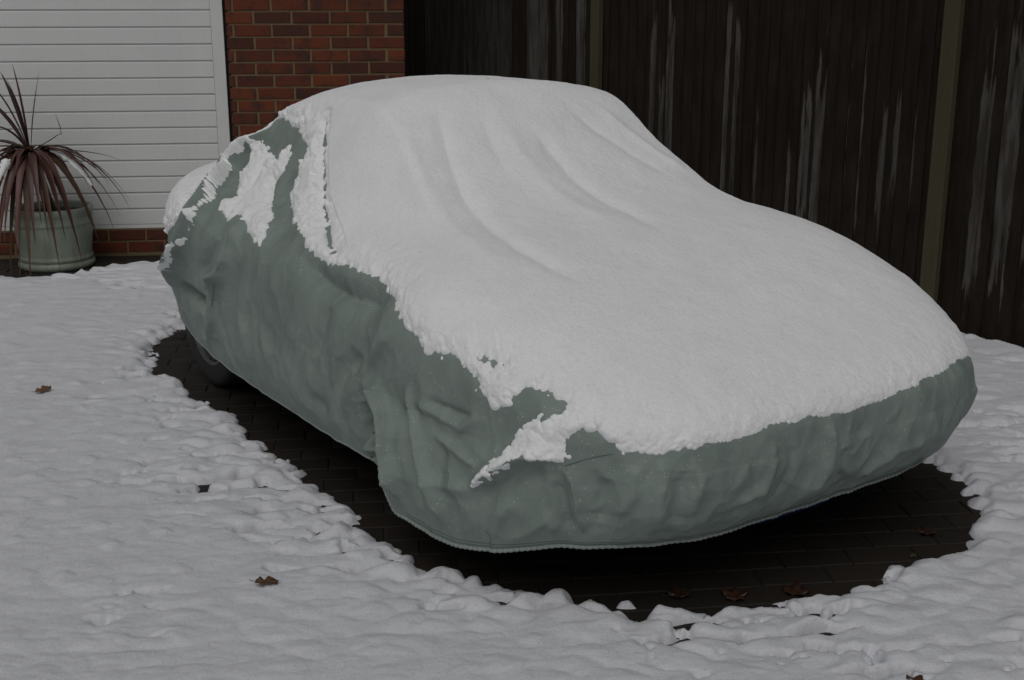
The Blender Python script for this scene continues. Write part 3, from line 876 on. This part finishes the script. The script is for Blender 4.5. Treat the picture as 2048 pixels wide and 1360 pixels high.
# weathered stretches: from, to along the fence, low, high, how grey
GREY = [(-4.56, -3.58, 0, 2.2, .42), (-3.43, -3.19, 0, 2.2, .95), (-3.13, -3.07, 0, 2.2, .8), (-2.96, -2.86, 0, 2.2, 1.0),
        (-2.30, -2.27, .5, 1.45, .9), (-2.22, -2.19, .5, 1.10, .7), (-2.17, -2.13, .5, 1.5, .9), (-1.99, -1.96, .4, 1.3, .7),
        (-1.74, -1.69, .35, 1.55, 1.0), (-1.66, -1.62, .35, 1.5, .8), (-1.50, -1.47, .3, .95, .6), (-1.27, -1.24, .3, .9, .8), (-1.19, -1.12, .3, 1.0, .95),
        (-1.11, -1.06, .3, 1.25, .95), (-.93, -.90, .42, 1.15, .8), (-.86, -.81, .40, 1.30, 1.0), (-.71, -.68, .36, 1.0, .75), (-.64, -.61, .55, 1.0, .8),
        (-.54, -.51, .36, .9, .7), (-.19, -.12, .18, 1.25, .85), (-.11, .02, .30, 1.45, .95), (.03, .14, .32, 1.5, .9), (.2, .28, .3, 1.4, .8), (.5, .56, .2, 1.2, .8), (.9, 1.1, .3, 1.5, .9)]
bmeshes = {}
x = -5.6; i = 0
while x < 2.6:
    if -4.70 < x < -3.60:
        pitch = .121
    elif -3.45 < x < -3.20:
        pitch = .125
    else:
        pitch = .0755
    if x < -3.60 < x + pitch:
        pitch = -3.59 - x + .001
    w = pitch + .022
    key = (round(w, 3), i % 5)
    if key not in bmeshes:
        bmeshes[key] = board_mesh(w, i)
    o = bpy.data.objects.new('board', bmeshes[key])
    o.location = (x, RNG.normal() * .002, RNG.normal() * .006)
    o.rotation_euler = (0, RNG.normal() * .0025, 0)
    g = [0, 0, 0, 0, 0]
    best = 0
    for a, b_, lo, hi, am in GREY:
        ov = min(b_, x + pitch) - max(a, x)
        if ov > min(.012, .3 * pitch) and ov > best:
            best = ov; g = [lo + RNG.normal() * .04, hi + RNG.normal() * .04, am, max(a - x, -.01) if a > x else -.05, b_ - x if b_ < x + pitch else .5]
    o['grey_low'], o['grey_high'], o['grey_amount'], o['grey_from'], o['grey_to'] = map(float, g)
    link(o, fence)
    x += pitch; i += 1
for s, w in ((-5.12, .075), (-2.725, .072), (-.345, .082), (2.03, .082)):
    bm = bmesh.new(); box(bm, s - w / 2, s + w / 2, -.062, -.018, -.05, 2.0)
    bmesh.ops.bevel(bm, geom=list(bm.edges), offset=.004, segments=1, affect='EDGES')
    bm_obj('post', bm, M['post'], fence)
for z in (.35, 1.05, 1.72):
    bm = bmesh.new(); box(bm, -5.6, 2.6, .004, .05, z, z + .08); bm_obj('rail', bm, M['post'], fence)

# ================================================================ car, cover and the snow on it
def normals(p):
    a = np.gradient(p, axis=0); b_ = np.gradient(p, axis=1)
    n = np.cross(a, b_); n /= np.linalg.norm(n, axis=-1)[..., None] + 1e-12
    return n


def draped(q, w, wrap):
    """the cover's surface with its folds; returns base points (car frame), displaced world points, normals"""
    u, v, z = surface(q, w)
    B = np.stack([u, v, z], -1)
    n = normals(B)
    n = n * np.sign((n * (B - np.array([UC, VC, .3]))).sum(-1))[..., None]
    n[:, 0] = (0, 0, 1)
    disp = np.zeros(u.shape)
    for amp, wd, line in FOLDS:
        line = np.array(line)
        lo = line.min(0) - 4 * wd; hi = line.max(0) + 4 * wd
        m = ((B > lo) & (B < hi)).all(-1)
        if not m.any():
            continue
        d, t = poly_dist(B[m], line)
        fade = np.minimum(1, np.minimum(t, 1 - t) * 5 + .15)
        disp[m] += amp * (1.35 if line[:, 2].mean() < .75 else (.6 if line[:, 1].mean() < 4.0 else .8)) * np.exp(-np.abs(d / wd) ** 1.6) * fade
    skirt = sstep(.80, 1.06, w)
    wr = fbm(B * np.array([1, 1, .6]), 4, 3, 61) * .017 + (1 - np.abs(noise(B * np.array([1, 1, .45]), 7, 62)) * 2) * .0075
    wr += (1 - np.abs(noise(B * np.array([1, 1, .7]), 16, 65)) * 2) * .0045 + fbm(B, 40, 2, 66) * .0010
    front = sstep(2.9, 2.4, v) * skirt
    wr += front * (1 - np.abs(noise(B * np.array([1.2, 1, .5]), 13, 67)) * 2) * .005
    disp += wr * (.12 + .88 * skirt)
    disp *= 1 - .65 * sstep(1.65, 2.0, w)
    B2 = B + n * disp[..., None]
    # flare the front wing flap a little outwards, hem gathered by the elastic
    return B, B2, n


cover = empty('car_cover', (UC * CU[0] + VC * CV[0], UC * CU[1] + VC * CV[1], 0))
tag(cover, 'grey-green fabric cover draped over a low car, sides creased and wet', 'car cover')


def rel(p):
    return p - np.array([cover.location.x, cover.location.y, 0])


NQ, NW = 1300, 350
wl = np.concatenate([np.linspace(0.004, 1, 220, endpoint=False), np.linspace(1, 2, 130)])
q, w = np.meshgrid(np.arange(NQ) / NQ, wl, indexing='ij')
B0, B2, nB = draped(q, w, True)
PW = car_to_world(B2[..., 0], B2[..., 1], B2[..., 2])
cf = grid_faces(NQ, NW, True)
me_o = mesh_np('cloth', rel(PW).reshape(-1, 3), cf[:, ::-1], M['cover'], cover)
sol = me_o.modifiers.new('thickness', 'SOLIDIFY'); sol.thickness = .002; sol.offset = -1

# gathered elastic hem and its stitching
hq = np.linspace(0, 1, 5200, endpoint=False)
hem_line = np.stack([np.interp(np.concatenate([hq]), np.arange(NQ + 1) / NQ, np.append(PW[:, -1, k], PW[0, -1, k])) for k in range(3)], -1)
seg = np.r_[0, np.cumsum(np.linalg.norm(np.diff(hem_line, axis=0), axis=1))]
fr = (hq > .575) & (hq < .97)
pts = hem_line[fr].copy(); sg = seg[fr]
rad = .0042 + .0022 * np.abs(np.sin(sg / .0165 * math.pi))
pts[:, 2] -= .002
hv, hf = tube_np(pts, rad, 6)
mesh_np('elastic_hem', rel(hv), hf, M['hem'], cover)
sd2 = hem_line[~fr]
k0 = int(np.argmax(np.diff(hq[~fr]))) + 1
sd2 = np.vstack([sd2[k0:], sd2[:k0]])
hv, hf = tube_np(sd2[::3], .0035, 6)
mesh_np('folded_hem', rel(hv), hf, M['hem'], cover)
for off_i in (-5, -9):
    row_ = PW[:, off_i] + car_to_world(nB[:, off_i, 0], nB[:, off_i, 1], nB[:, off_i, 2]) * .0003
    a0, a1 = int(.60 * NQ), int(.90 * NQ)
    hv, hf = tube_np(row_[a0:a1], .0009, 5)
    mesh_np('stitching', rel(hv), hf, M['thread'], cover)


def on_cover(line):
    """closest points of the draped cloth to a line given on the plain shape"""
    out = []
    line = np.array(line)
    for a, b_ in zip(line[:-1], line[1:]):
        for t in np.linspace(0, 1, 8, endpoint=False):
            p = a + (b_ - a) * t
            d = ((B0 - p) ** 2).sum(-1); i, j = np.unravel_index(d.argmin(), d.shape)
            out.append(PW[i, j] + car_to_world(nB[i, j, 0], nB[i, j, 1], nB[i, j, 2]) * .0004)
    out = np.array(out)
    for _ in range(14):
        out[1:-1] = (out[:-2] + 2 * out[1:-1] + out[2:]) / 4
    return out


for line in SEAMS:
    hv, hf = tube_np(on_cover(line), .0008, 5)
    mesh_np('seam', rel(hv), hf, M['thread'], cover)

# ---- snow blanket on the cover
NQ2, NW2 = 1800, 480
# more samples where the view is close: nose and left flank
dq = np.linspace(0, 1, 4001); dens = 1 + 1.3 * np.exp(-((dq - .66) / .17) ** 2) + .8 * np.exp(-((dq - .37) / .05) ** 2)
cum = np.concatenate([[0], np.cumsum((dens[1:] + dens[:-1]) / 2)]); cum /= cum[-1]
qs = np.interp(np.arange(NQ2) / NQ2, cum, dq)
ws = np.concatenate([np.linspace(.004, 1.0, 436, endpoint=False), np.linspace(1.0, 1.5, 44)])
q, w = np.meshgrid(qs, ws, indexing='ij')
B0s, B2s, nS = draped(q, w, True)


def disc(qw):
    qw = np.array(qw); return np.stack([qw[:, 1] * np.cos(2 * math.pi * qw[:, 0]), qw[:, 1] * np.sin(2 * math.pi * qw[:, 0])], -1)


dx_, dy_ = w * np.cos(2 * math.pi * q), w * np.sin(2 * math.pi * q)


def edge3(qw, closed=True):
    qw = np.array(qw); r = []
    n = len(qw)
    for i in range(n):
        a = qw[i]; b_ = qw[(i + 1) % n].copy()
        if b_[0] - a[0] > .5: b_[0] -= 1
        if b_[0] - a[0] < -.5: b_[0] += 1
        for t in np.linspace(0, 1, 3, endpoint=False):
            r.append(a + (b_ - a) * t)
    r = np.array(r)
    return np.stack(surface(r[:, 0], r[:, 1]), -1)


def upsample(c, ni, nj):
    """bilinear from every third sample back to the full grid (first axis wraps)"""
    c = np.vstack([c, c[:1]])
    i = np.arange(ni) / 3.0; j = np.minimum(np.arange(nj) / 3.0, c.shape[1] - 1.001)
    i0 = i.astype(int); j0 = j.astype(int); fi = (i - i0)[:, None]; fj = (j - j0)[None]
    i1 = np.minimum(i0 + 1, c.shape[0] - 1); j1 = np.minimum(j0 + 1, c.shape[1] - 1)
    return (c[i0][:, j0] * (1 - fi) * (1 - fj) + c[i1][:, j0] * fi * (1 - fj) + c[i0][:, j1] * (1 - fi) * fj + c[i1][:, j1] * fi * fj)


mask = np.full(q.shape, -1.0)
sub3 = B0s[::3, ::3]
streak_m = np.full(q.shape, -1.0)
for poly in (SNOW_EDGE, SNOW_PATCH):
    d, _ = poly_dist(sub3, edge3(poly), True)
    ins = inside(dx_[::3, ::3], dy_[::3, ::3], disc(poly))
    mask = np.maximum(mask, upsample(np.where(ins, d, -d), NQ2, NW2))
for r0, r1, line in SNOW_STREAKS:
    d, t = poly_dist(sub3, line)
    sm_ = upsample(r0 + (r1 - r0) * t - d, NQ2, NW2)
    streak_m = np.maximum(streak_m, sm_); mask = np.maximum(mask, sm_)
BN = B2s
soft_ = 1 - .75 * sstep(-.03, 0, streak_m)
front_f = sstep(2.6, 2.3, B0s[..., 1]) * sstep(1.9, 2.1, B0s[..., 0])
cl = (np.abs(noise(BN, 36, 71)) * .018 + np.abs(noise(BN, 80, 72)) * .009) * (1 - .65 * front_f) + fbm(BN, 12, 2, 73) * .011 + front_f * (noise(BN, 6, 84) * .012 + np.abs(noise(BN, 130, 85)) * .006)
dS = mask + (cl - .013) * (.4 + .6 * soft_)
# the parted line beside the windscreen pillar, and a few melted pits near the edge
crease = upsample(poly_dist(sub3, FOLDS[11][2])[0], NQ2, NW2)
dS = np.where(crease < .05, np.minimum(dS, crease - .006 + .010 * noise(B0s, 45, 74)), dS)
pit = upsample(poly_dist(sub3, PITS[:2])[0], NQ2, NW2); dS = np.minimum(dS, np.where(pit < .06, pit * .9 - .012 + .022 * np.abs(noise(B0s, 60, 75)), 9))
up_ = np.clip(nS[..., 2], 0, 1)
thick = .024 + .014 * up_ ** 1.5 - .008 * sstep(2.7, 2.3, B0s[..., 1])
prof = np.sqrt(np.clip(dS / (.045 + .03 * front_f), 0, 1)) * .55 + .45 * np.clip(dS / .16, 0, 1)
hS = thick * prof
rim = np.exp(-np.maximum(dS, 0) / .06)
crumb = soft_ * (1 + 1.5 * (B0s[..., 1] > 3.75) * (nS[..., 2] < .75)) * (1 - .6 * sstep(2.6, 2.3, B0s[..., 1]) * sstep(1.9, 2.1, B0s[..., 0]))
hS += (np.abs(noise(BN, 24, 76)) - .28) * .012 * rim * (dS > 0) * np.clip(dS / .02, 0, 1) * crumb
hS += ((np.abs(noise(BN, 62, 77)) - .28) * .005 + noise(BN, 140, 82) * .0016) * rim * np.clip(dS / .015, 0, 1) * crumb
hS += (fbm(B0s, 12, 2, 78) * .0022 + noise(B0s, 60, 79) * .0005 + noise(B0s, 130, 80) * .0004) * np.clip(dS / .04, 0, 1)
hS = np.where(dS < 0, np.maximum(dS * .8, -.012), hS) - .0015
dirn = nS * .75 + np.array([0, 0, .25]); dirn /= np.linalg.norm(dirn, axis=-1)[..., None]
BS = B2s + dirn * hS[..., None]
PS = car_to_world(BS[..., 0], BS[..., 1], BS[..., 2])
sf = grid_faces(NQ2, NW2, True)
V_, F_ = keep_faces(PS.reshape(-1, 3), sf, hS.reshape(-1)[sf].max(1) > -.009)
sc_ = (UC * CU[0] + VC * CV[0], UC * CU[1] + VC * CV[1])
snow_o = mesh_np('snow_blanket', V_, F_[:, ::-1], M['snow'])
tag(snow_o, 'thick smooth snow covering the top of the draped car', 'snow', kind='stuff')

# ---- the car under the cover
car_rz = math.atan2(CU[1], CU[0])
car = tag(empty('parked_car', (sc_[0], sc_[1], 0), car_rz), 'low dark blue car hidden under the cover, a wheel peeping out', 'car')
q, w = np.meshgrid(np.arange(220) / 220, np.concatenate([np.linspace(.01, 1, 60, endpoint=False), np.linspace(1, 1.95, 20)]), indexing='ij')
u, v, z = surface(q, w)
k = np.clip((v - 2.1) / 3.6, 0, 1)
ub = UC + (u - UC) * .88; vb = VC + (v - VC) * .935
nose_ = sstep(2.6, 2.4, v) * sstep(2.15, 2.4, u) * sstep(3.0, 2.65, u)
zb = np.where(w > 1, .42 - (w - 1) * (.215 + .082 * nose_), (z - .07) * .95)
vb = np.where(w > 1, vb + .02 * nose_ * np.clip(w - 1, 0, 1), vb)
bp = np.stack([ub - UC, vb - VC, zb], -1)
mesh_np('body', bp.reshape(-1, 3), grid_faces(220, 80, True)[:, ::-1], M['paint'], car)
fl = np.stack([bp[:, -1, 0], bp[:, -1, 1], bp[:, -1, 2]], -1)
cen = np.array([[0, 0, .19]])
vv = np.vstack([fl, cen]); ff = np.array([(i, (i + 1) % 220, 220) for i in range(220)])
mesh_np('floor_pan', vv, ff, M['black'], car, smooth=False)


def wheel(x, y, side):
    g = bpy.data.objects.new('wheel', None); link(g, car); g.location = (x, y, .292); g.rotation_euler = (0, math.pi / 2 * side, 0)
    bm = bmesh.new()
    lathe(bm, [(.195, -.09), (.235, -.10), (.270, -.098), (.287, -.085), (.292, -.05), (.292, .05), (.287, .085), (.270, .098), (.235, .10), (.195, .09)], 56)
    bm_obj('tyre', bm, M['rubber'], g, True)
    bm = bmesh.new()
    lathe(bm, [(.196, -.09), (.185, -.08), (.18, -.02), (.18, .06), (.188, .088), (.200, .094), (.203, .088)], 56)
    lathe(bm, [(.001, .060), (.03, .062), (.045, .055), (.05, .03)], 24)
    for a in range(6):
        an = a * math.pi / 3
        for s in (-1, 1):
            vs = box(bm, .035, .186, -.011, .011, .035, .062)
            for v_ in vs:
                y_ = v_.co.y + s * (.006 + .10 * max(0, v_.co.x - .05)); x_ = v_.co.x
                v_.co.x, v_.co.y = x_ * math.cos(an) - y_ * math.sin(an), x_ * math.sin(an) + y_ * math.cos(an)
                v_.co.z += .02 * (x_ / .18)
    bm_obj('rim', bm, M['alloy'], g, True)


for y in (2.98 - VC, 4.84 - VC):
    wheel(-.655, y, -1); wheel(.655, y, 1)

# ================================================================ potted cordyline
pot_c = np.array([-2.735, 7.37])
plant = tag(empty('potted_plant', (pot_c[0], pot_c[1], 0), WALL_A), 'purple-leaved spiky plant in a pale green banded pot by the garage door', 'potted plant')
bm = bmesh.new()
lathe(bm, [(.001, .0), (.200, .0), (.214, .006), (.220, .020), (.219, .036), (.208, .045), (.205, .049), (.212, .055), (.214, .068), (.207, .078), (.206, .084),
           (.212, .14), (.219, .20), (.222, .255), (.221, .262), (.227, .266), (.228, .277), (.224, .283), (.226, .300), (.224, .318), (.229, .323), (.233, .340), (.232, .356), (.224, .364), (.212, .364), (.205, .355), (.202, .32)], 72)
bm_obj('pot', bm, M['pot'], plant, True)
bm = bmesh.new()
r = lathe(bm, [(.203, .322), (.14, .332), (.06, .336), (.001, .336)], 32)
for v_ in bm.verts:
    v_.co.z += random.uniform(-.008, .008)
bm_obj('soil', bm, M['soil'], plant, True)
CR = np.array([-.085, -.02, .675])       # crown of the plant in the pot's frame
bm = bmesh.new()
for (r0, z0), (r1, z1) in zip([(.034, .32), (.030, .45), (.034, .60)], [(.030, .45), (.034, .60), (.026, .72)]):
    n = 14
    def ring(rr, zz):
        f = (zz - .32) / .36
        return [bm.verts.new((CR[0] * f + rr * math.cos(2 * math.pi * k / n), CR[1] * f + rr * math.sin(2 * math.pi * k / n), zz)) for k in range(n)]
    a, b_ = ring(r0, z0), ring(r1, z1)
    for k in range(n):
        bm.faces.new((a[k], a[(k + 1) % n], b_[(k + 1) % n], b_[k]))
bm_obj('stem', bm, M['strap_dry'], plant, True)


def leaf_curve(tip, rise, bend=.5):
    """from the crown out to the tip (offsets in metres), arching up by rise first"""
    p0 = CR + np.array([tip[0] * .03, tip[1] * .03, 0]); p3 = CR + np.array(tip)
    h = math.hypot(tip[0], tip[1])
    p1 = CR + np.array([tip[0] * .30, tip[1] * .30, rise + max(0, tip[2]) * .33])
    p2 = CR + np.array([tip[0] * (.55 + bend * .4), tip[1] * (.55 + bend * .4), rise * .9 + tip[2] * (.30 if tip[2] < 0 else .66)])
    t = np.linspace(0, 1, 10)[:, None]
    return (1-t)**3*p0 + 3*(1-t)**2*t*p1 + 3*(1-t)*t*t*p2 + t**3*p3


def strap(c, wmax, material, snow=None):
    n = len(c); t = np.linspace(0, 1, n)
    wd = wmax * np.minimum(1, .35 + 2.4 * t) * np.clip((1 - t) * 1.9, 0.02, 1) ** .9
    tg = np.gradient(c, axis=0); tg /= np.linalg.norm(tg, axis=1)[:, None]
    s = np.cross(tg, (0, 0, 1.0)); ln = np.linalg.norm(s, axis=1)[:, None]
    s = np.where(ln > .12, s / np.maximum(ln, 1e-6), np.array([1, 0, 0.0]))
    nn = np.cross(s, tg)
    L = c - s * wd[:, None] / 2 + nn * wd[:, None] * .18; R_ = c + s * wd[:, None] / 2 + nn * wd[:, None] * .18
    U_ = c - nn * .0012
    v = np.stack([L, c, R_], 1).reshape(-1, 3)
    f = []
    for i in range(n - 1):
        for j in range(2):
            f.append((i*3+j, i*3+j+1, (i+1)*3+j+1, (i+1)*3+j))
    o = mesh_np('leaf', v, f, material, plant)
    if snow:
        a, b_ = snow
        idx = np.linspace(a, b_, 14) * (n - 1)
        cc = np.stack([np.interp(idx, np.arange(n), c[:, k]) for k in range(3)], -1)
        rr = np.interp(idx, np.arange(n), wd) * .55 * np.sin(np.linspace(.12, math.pi - .12, 14)) ** .6 * (1 + .3 * RNG.normal(size=14)).clip(.6, 1.5)
        cc[:, 2] += rr * .45 + .002
        sv, sf_ = tube_np(cc, rr, 8)
        mesh_np('snow_on_leaf', sv, sf_, M['snow'], o)
    return o


S_ = 1 / 345.0
def px_tip(px, py, dy=0.0):
    return ((px - 73) * S_, dy, -(py - 306) * S_ + dy * .27)
LEAVES = [  # tip in the picture's own scale, depth offset, rise, width
    ((0, 139), -.05, .10, .034), ((28, 143), .02, .10, .030), ((24, 153), .08, .08, .024), ((42, 153), -.02, .10, .032), ((46, 138), .1, .12, .010), ((106, 138), .0, .05, .016),
    ((-2, 235), -.15, .10, .036), ((-40, 190), .1, .10, .034), ((-45, 280), -.1, .08, .03), ((140, 294), -.05, .05, .012), ((-35, 300), .1, .07, .024), ((-10, 318), -.25, .05, .02),
    ((254, 332), .05, .03, .018), ((236, 363), -.1, .06, .022), ((270, 407), -.12, .09, .024), ((261, 419), .05, .07, .02), ((240, 438), -.2, .08, .026), ((242, 428), -.05, .06, .024), ((214, 456), -.28, .05, .032),
    ((178, 485), -.30, .03, .028), ((134, 484), -.32, .02, .030), ((118, 435), -.30, .0, .020), ((78, 524), -.33, .03, .034), ((54, 535), -.30, .02, .020), ((33, 525), -.26, .04, .034), ((10, 498), -.30, .05, .026),
    ((-5, 465), -.2, .06, .028), ((-30, 440), -.1, .06, .030), ((-50, 400), -.15, .07, .032), ((-70, 370), .0, .06, .030), ((-10, 520), -.1, .04, .022), ((20, 480), -.33, .03, .03),
    ((150, 440), -.30, .06, .030), ((170, 400), -.33, .07, .032), ((190, 430), -.15, .08, .030), ((205, 395), .05, .08, .026), ((95, 440), -.35, .04, .034), ((60, 450), -.36, .03, .030),
    ((110, 400), -.34, .06, .030), ((-60, 340), .12, .07, .028), ((180, 350), .12, .07, .026), ((220, 400), .10, .10, .024), ((-40, 480), .05, .05, .022), ((-20, 500), -.18, .04, .02),
    ((35, 440), -.33, .04, .032), ((5, 420), -.32, .06, .032), ((-35, 410), -.25, .06, .03), ((145, 380), -.3, .08, .03), ((200, 470), -.1, .06, .02), ((125, 520), -.2, .05, .016), ((60, 500), .05, .04, .02),
]
for k, (tp, dy, rise, wd) in enumerate(LEAVES):
    t3 = px_tip(tp[0], tp[1], dy)
    wd *= 1.4
    dry = tp[1] > 445 and k % 2 == 0
    snow = None
    if k in (16,):
        snow = (.25, .62 + .1 * (k % 3))
    elif k in (45,):
        snow = (.4, .65)
    strap(leaf_curve(t3, rise), wd, M['strap_dry'] if dry else M['strap'], snow)
for k in range(14):
    a = RNG.uniform(0, 2 * math.pi); rr = RNG.uniform(.20, .46)
    t3 = (rr * math.cos(a), rr * math.sin(a) * .8, -RNG.uniform(.02, .42) * (rr / .46))
    if t3[1] > .16:
        t3 = (t3[0], .16, t3[2])
    strap(leaf_curve(t3, RNG.uniform(.04, .10)), RNG.uniform(.024, .044), M['strap'] if k % 4 else M['strap_dry'])
# one leaf kinked upwards at its end
kc = np.array([CR + np.array(p) for p in ((0, 0, 0), (.03, 0, .02), (.07, 0, .05), (.12, -.01, .075), (.165, -.01, .105), (.19, -.01, .115), (.183, -.01, .15), (.173, -.01, .19), (.166, -.01, .22), (.163, -.01, .235))])
strap(kc, .024, M['strap'])

# ================================================================ fallen leaves
def fallen(name, x, y, z, size, rz, material, label, lobes=4, tilt=(0, 0), group=None):
    n = 44; pts = []
    for i in range(n):
        a = 2 * math.pi * i / n
        if lobes == 0:
            rr = 1.0 * abs(math.sin(a / 2)) ** .7 * .5 + .35; pts.append((rr * math.cos(a) * 1.0, rr * math.sin(a) * .5))
        elif lobes == 4:   # oak: long with rounded lobes
            L = math.cos(a); W_ = math.sin(a) * (.48 + .15 * math.cos(9 * a)) * (1.0 - .15 * L); pts.append((L, W_))
        else:              # maple: pointed star
            rr = .55 + .38 * abs(math.cos(2.5 * a)) ** 1.5 + .06 * math.cos(15 * a); pts.append((rr * math.cos(a), rr * math.sin(a)))
    bm = bmesh.new(); c0 = bm.verts.new((0, 0, .02 * size))
    inner = [bm.verts.new((p[0] * .55 * size, p[1] * .55 * size, size * (.06 * math.sin(3 * i / n * 6.28) + .05))) for i, p in enumerate(pts)]
    outer = [bm.verts.new((p[0] * size, p[1] * size, size * (.22 * abs(p[1]) + .12 * math.sin(2 + 5 * i / n * 6.28) + .08 * random.random()))) for i, p in enumerate(pts)]
    for i in range(n):
        j = (i + 1) % n
        bm.faces.new((c0, inner[i], inner[j])); bm.faces.new((inner[i], outer[i], outer[j], inner[j]))
    o = bm_obj(name, bm, material, None, True)
    so = o.modifiers.new('thickness', 'SOLIDIFY'); so.thickness = .0012
    st_v, st_f = tube_np(np.array([(-size * .9, 0, .1 * size), (-size * 1.2, size * .05, .12 * size), (-size * 1.5, size * .15, .2 * size)]), .0011, 5)
    mesh_np('leaf_stalk', st_v, st_f, material, o)
    o.location = (x, y, z); o.rotation_euler = (tilt[0], tilt[1], rz)
    return tag(o, label, 'leaf', group)


fallen('fallen_leaf', -.663, 3.084, .046, .032, .3, M['oak'], 'brown curled leaf on the snow at the front, left of the car nose', 4, (.15, .1))
fallen('fallen_leaf', -1.887, 4.80, .042, .034, .9, M['oak'], 'small brown leaf on the snow at far left, nearest the picture edge', 4, (.25, -.1))
fallen('fallen_leaf', .945, 2.590, .040, .034, 2.2, M['oak'], 'brown leaf at the bottom edge of the picture, right of centre', 4, (.2, .2))
fallen('fallen_leaf', .456, 3.095, .004, .038, .5, M['oak_wet'], 'wet leaf on bare paving before the car, leftmost of three', 5)
fallen('fallen_leaf', .605, 3.085, .004, .040, 1.4, M['oak_wet'], 'wet leaf on bare paving before the car, middle of three', 5)
fallen('fallen_leaf', .775, 3.11, .004, .042, 2.5, M['oak_wet'], 'orange wet leaf on bare paving, rightmost of the three at the snow edge', 5)
fallen('fallen_leaf', 1.26, 3.50, .004, .035, .2, M['oak_wet'], 'wet brown leaf at the right end of the bare paving, farther back', 5)
fallen('fallen_leaf', 1.17, 3.34, .004, .018, .9, M['green'], 'tiny green leaf on the bare paving near the right snow edge', 0)
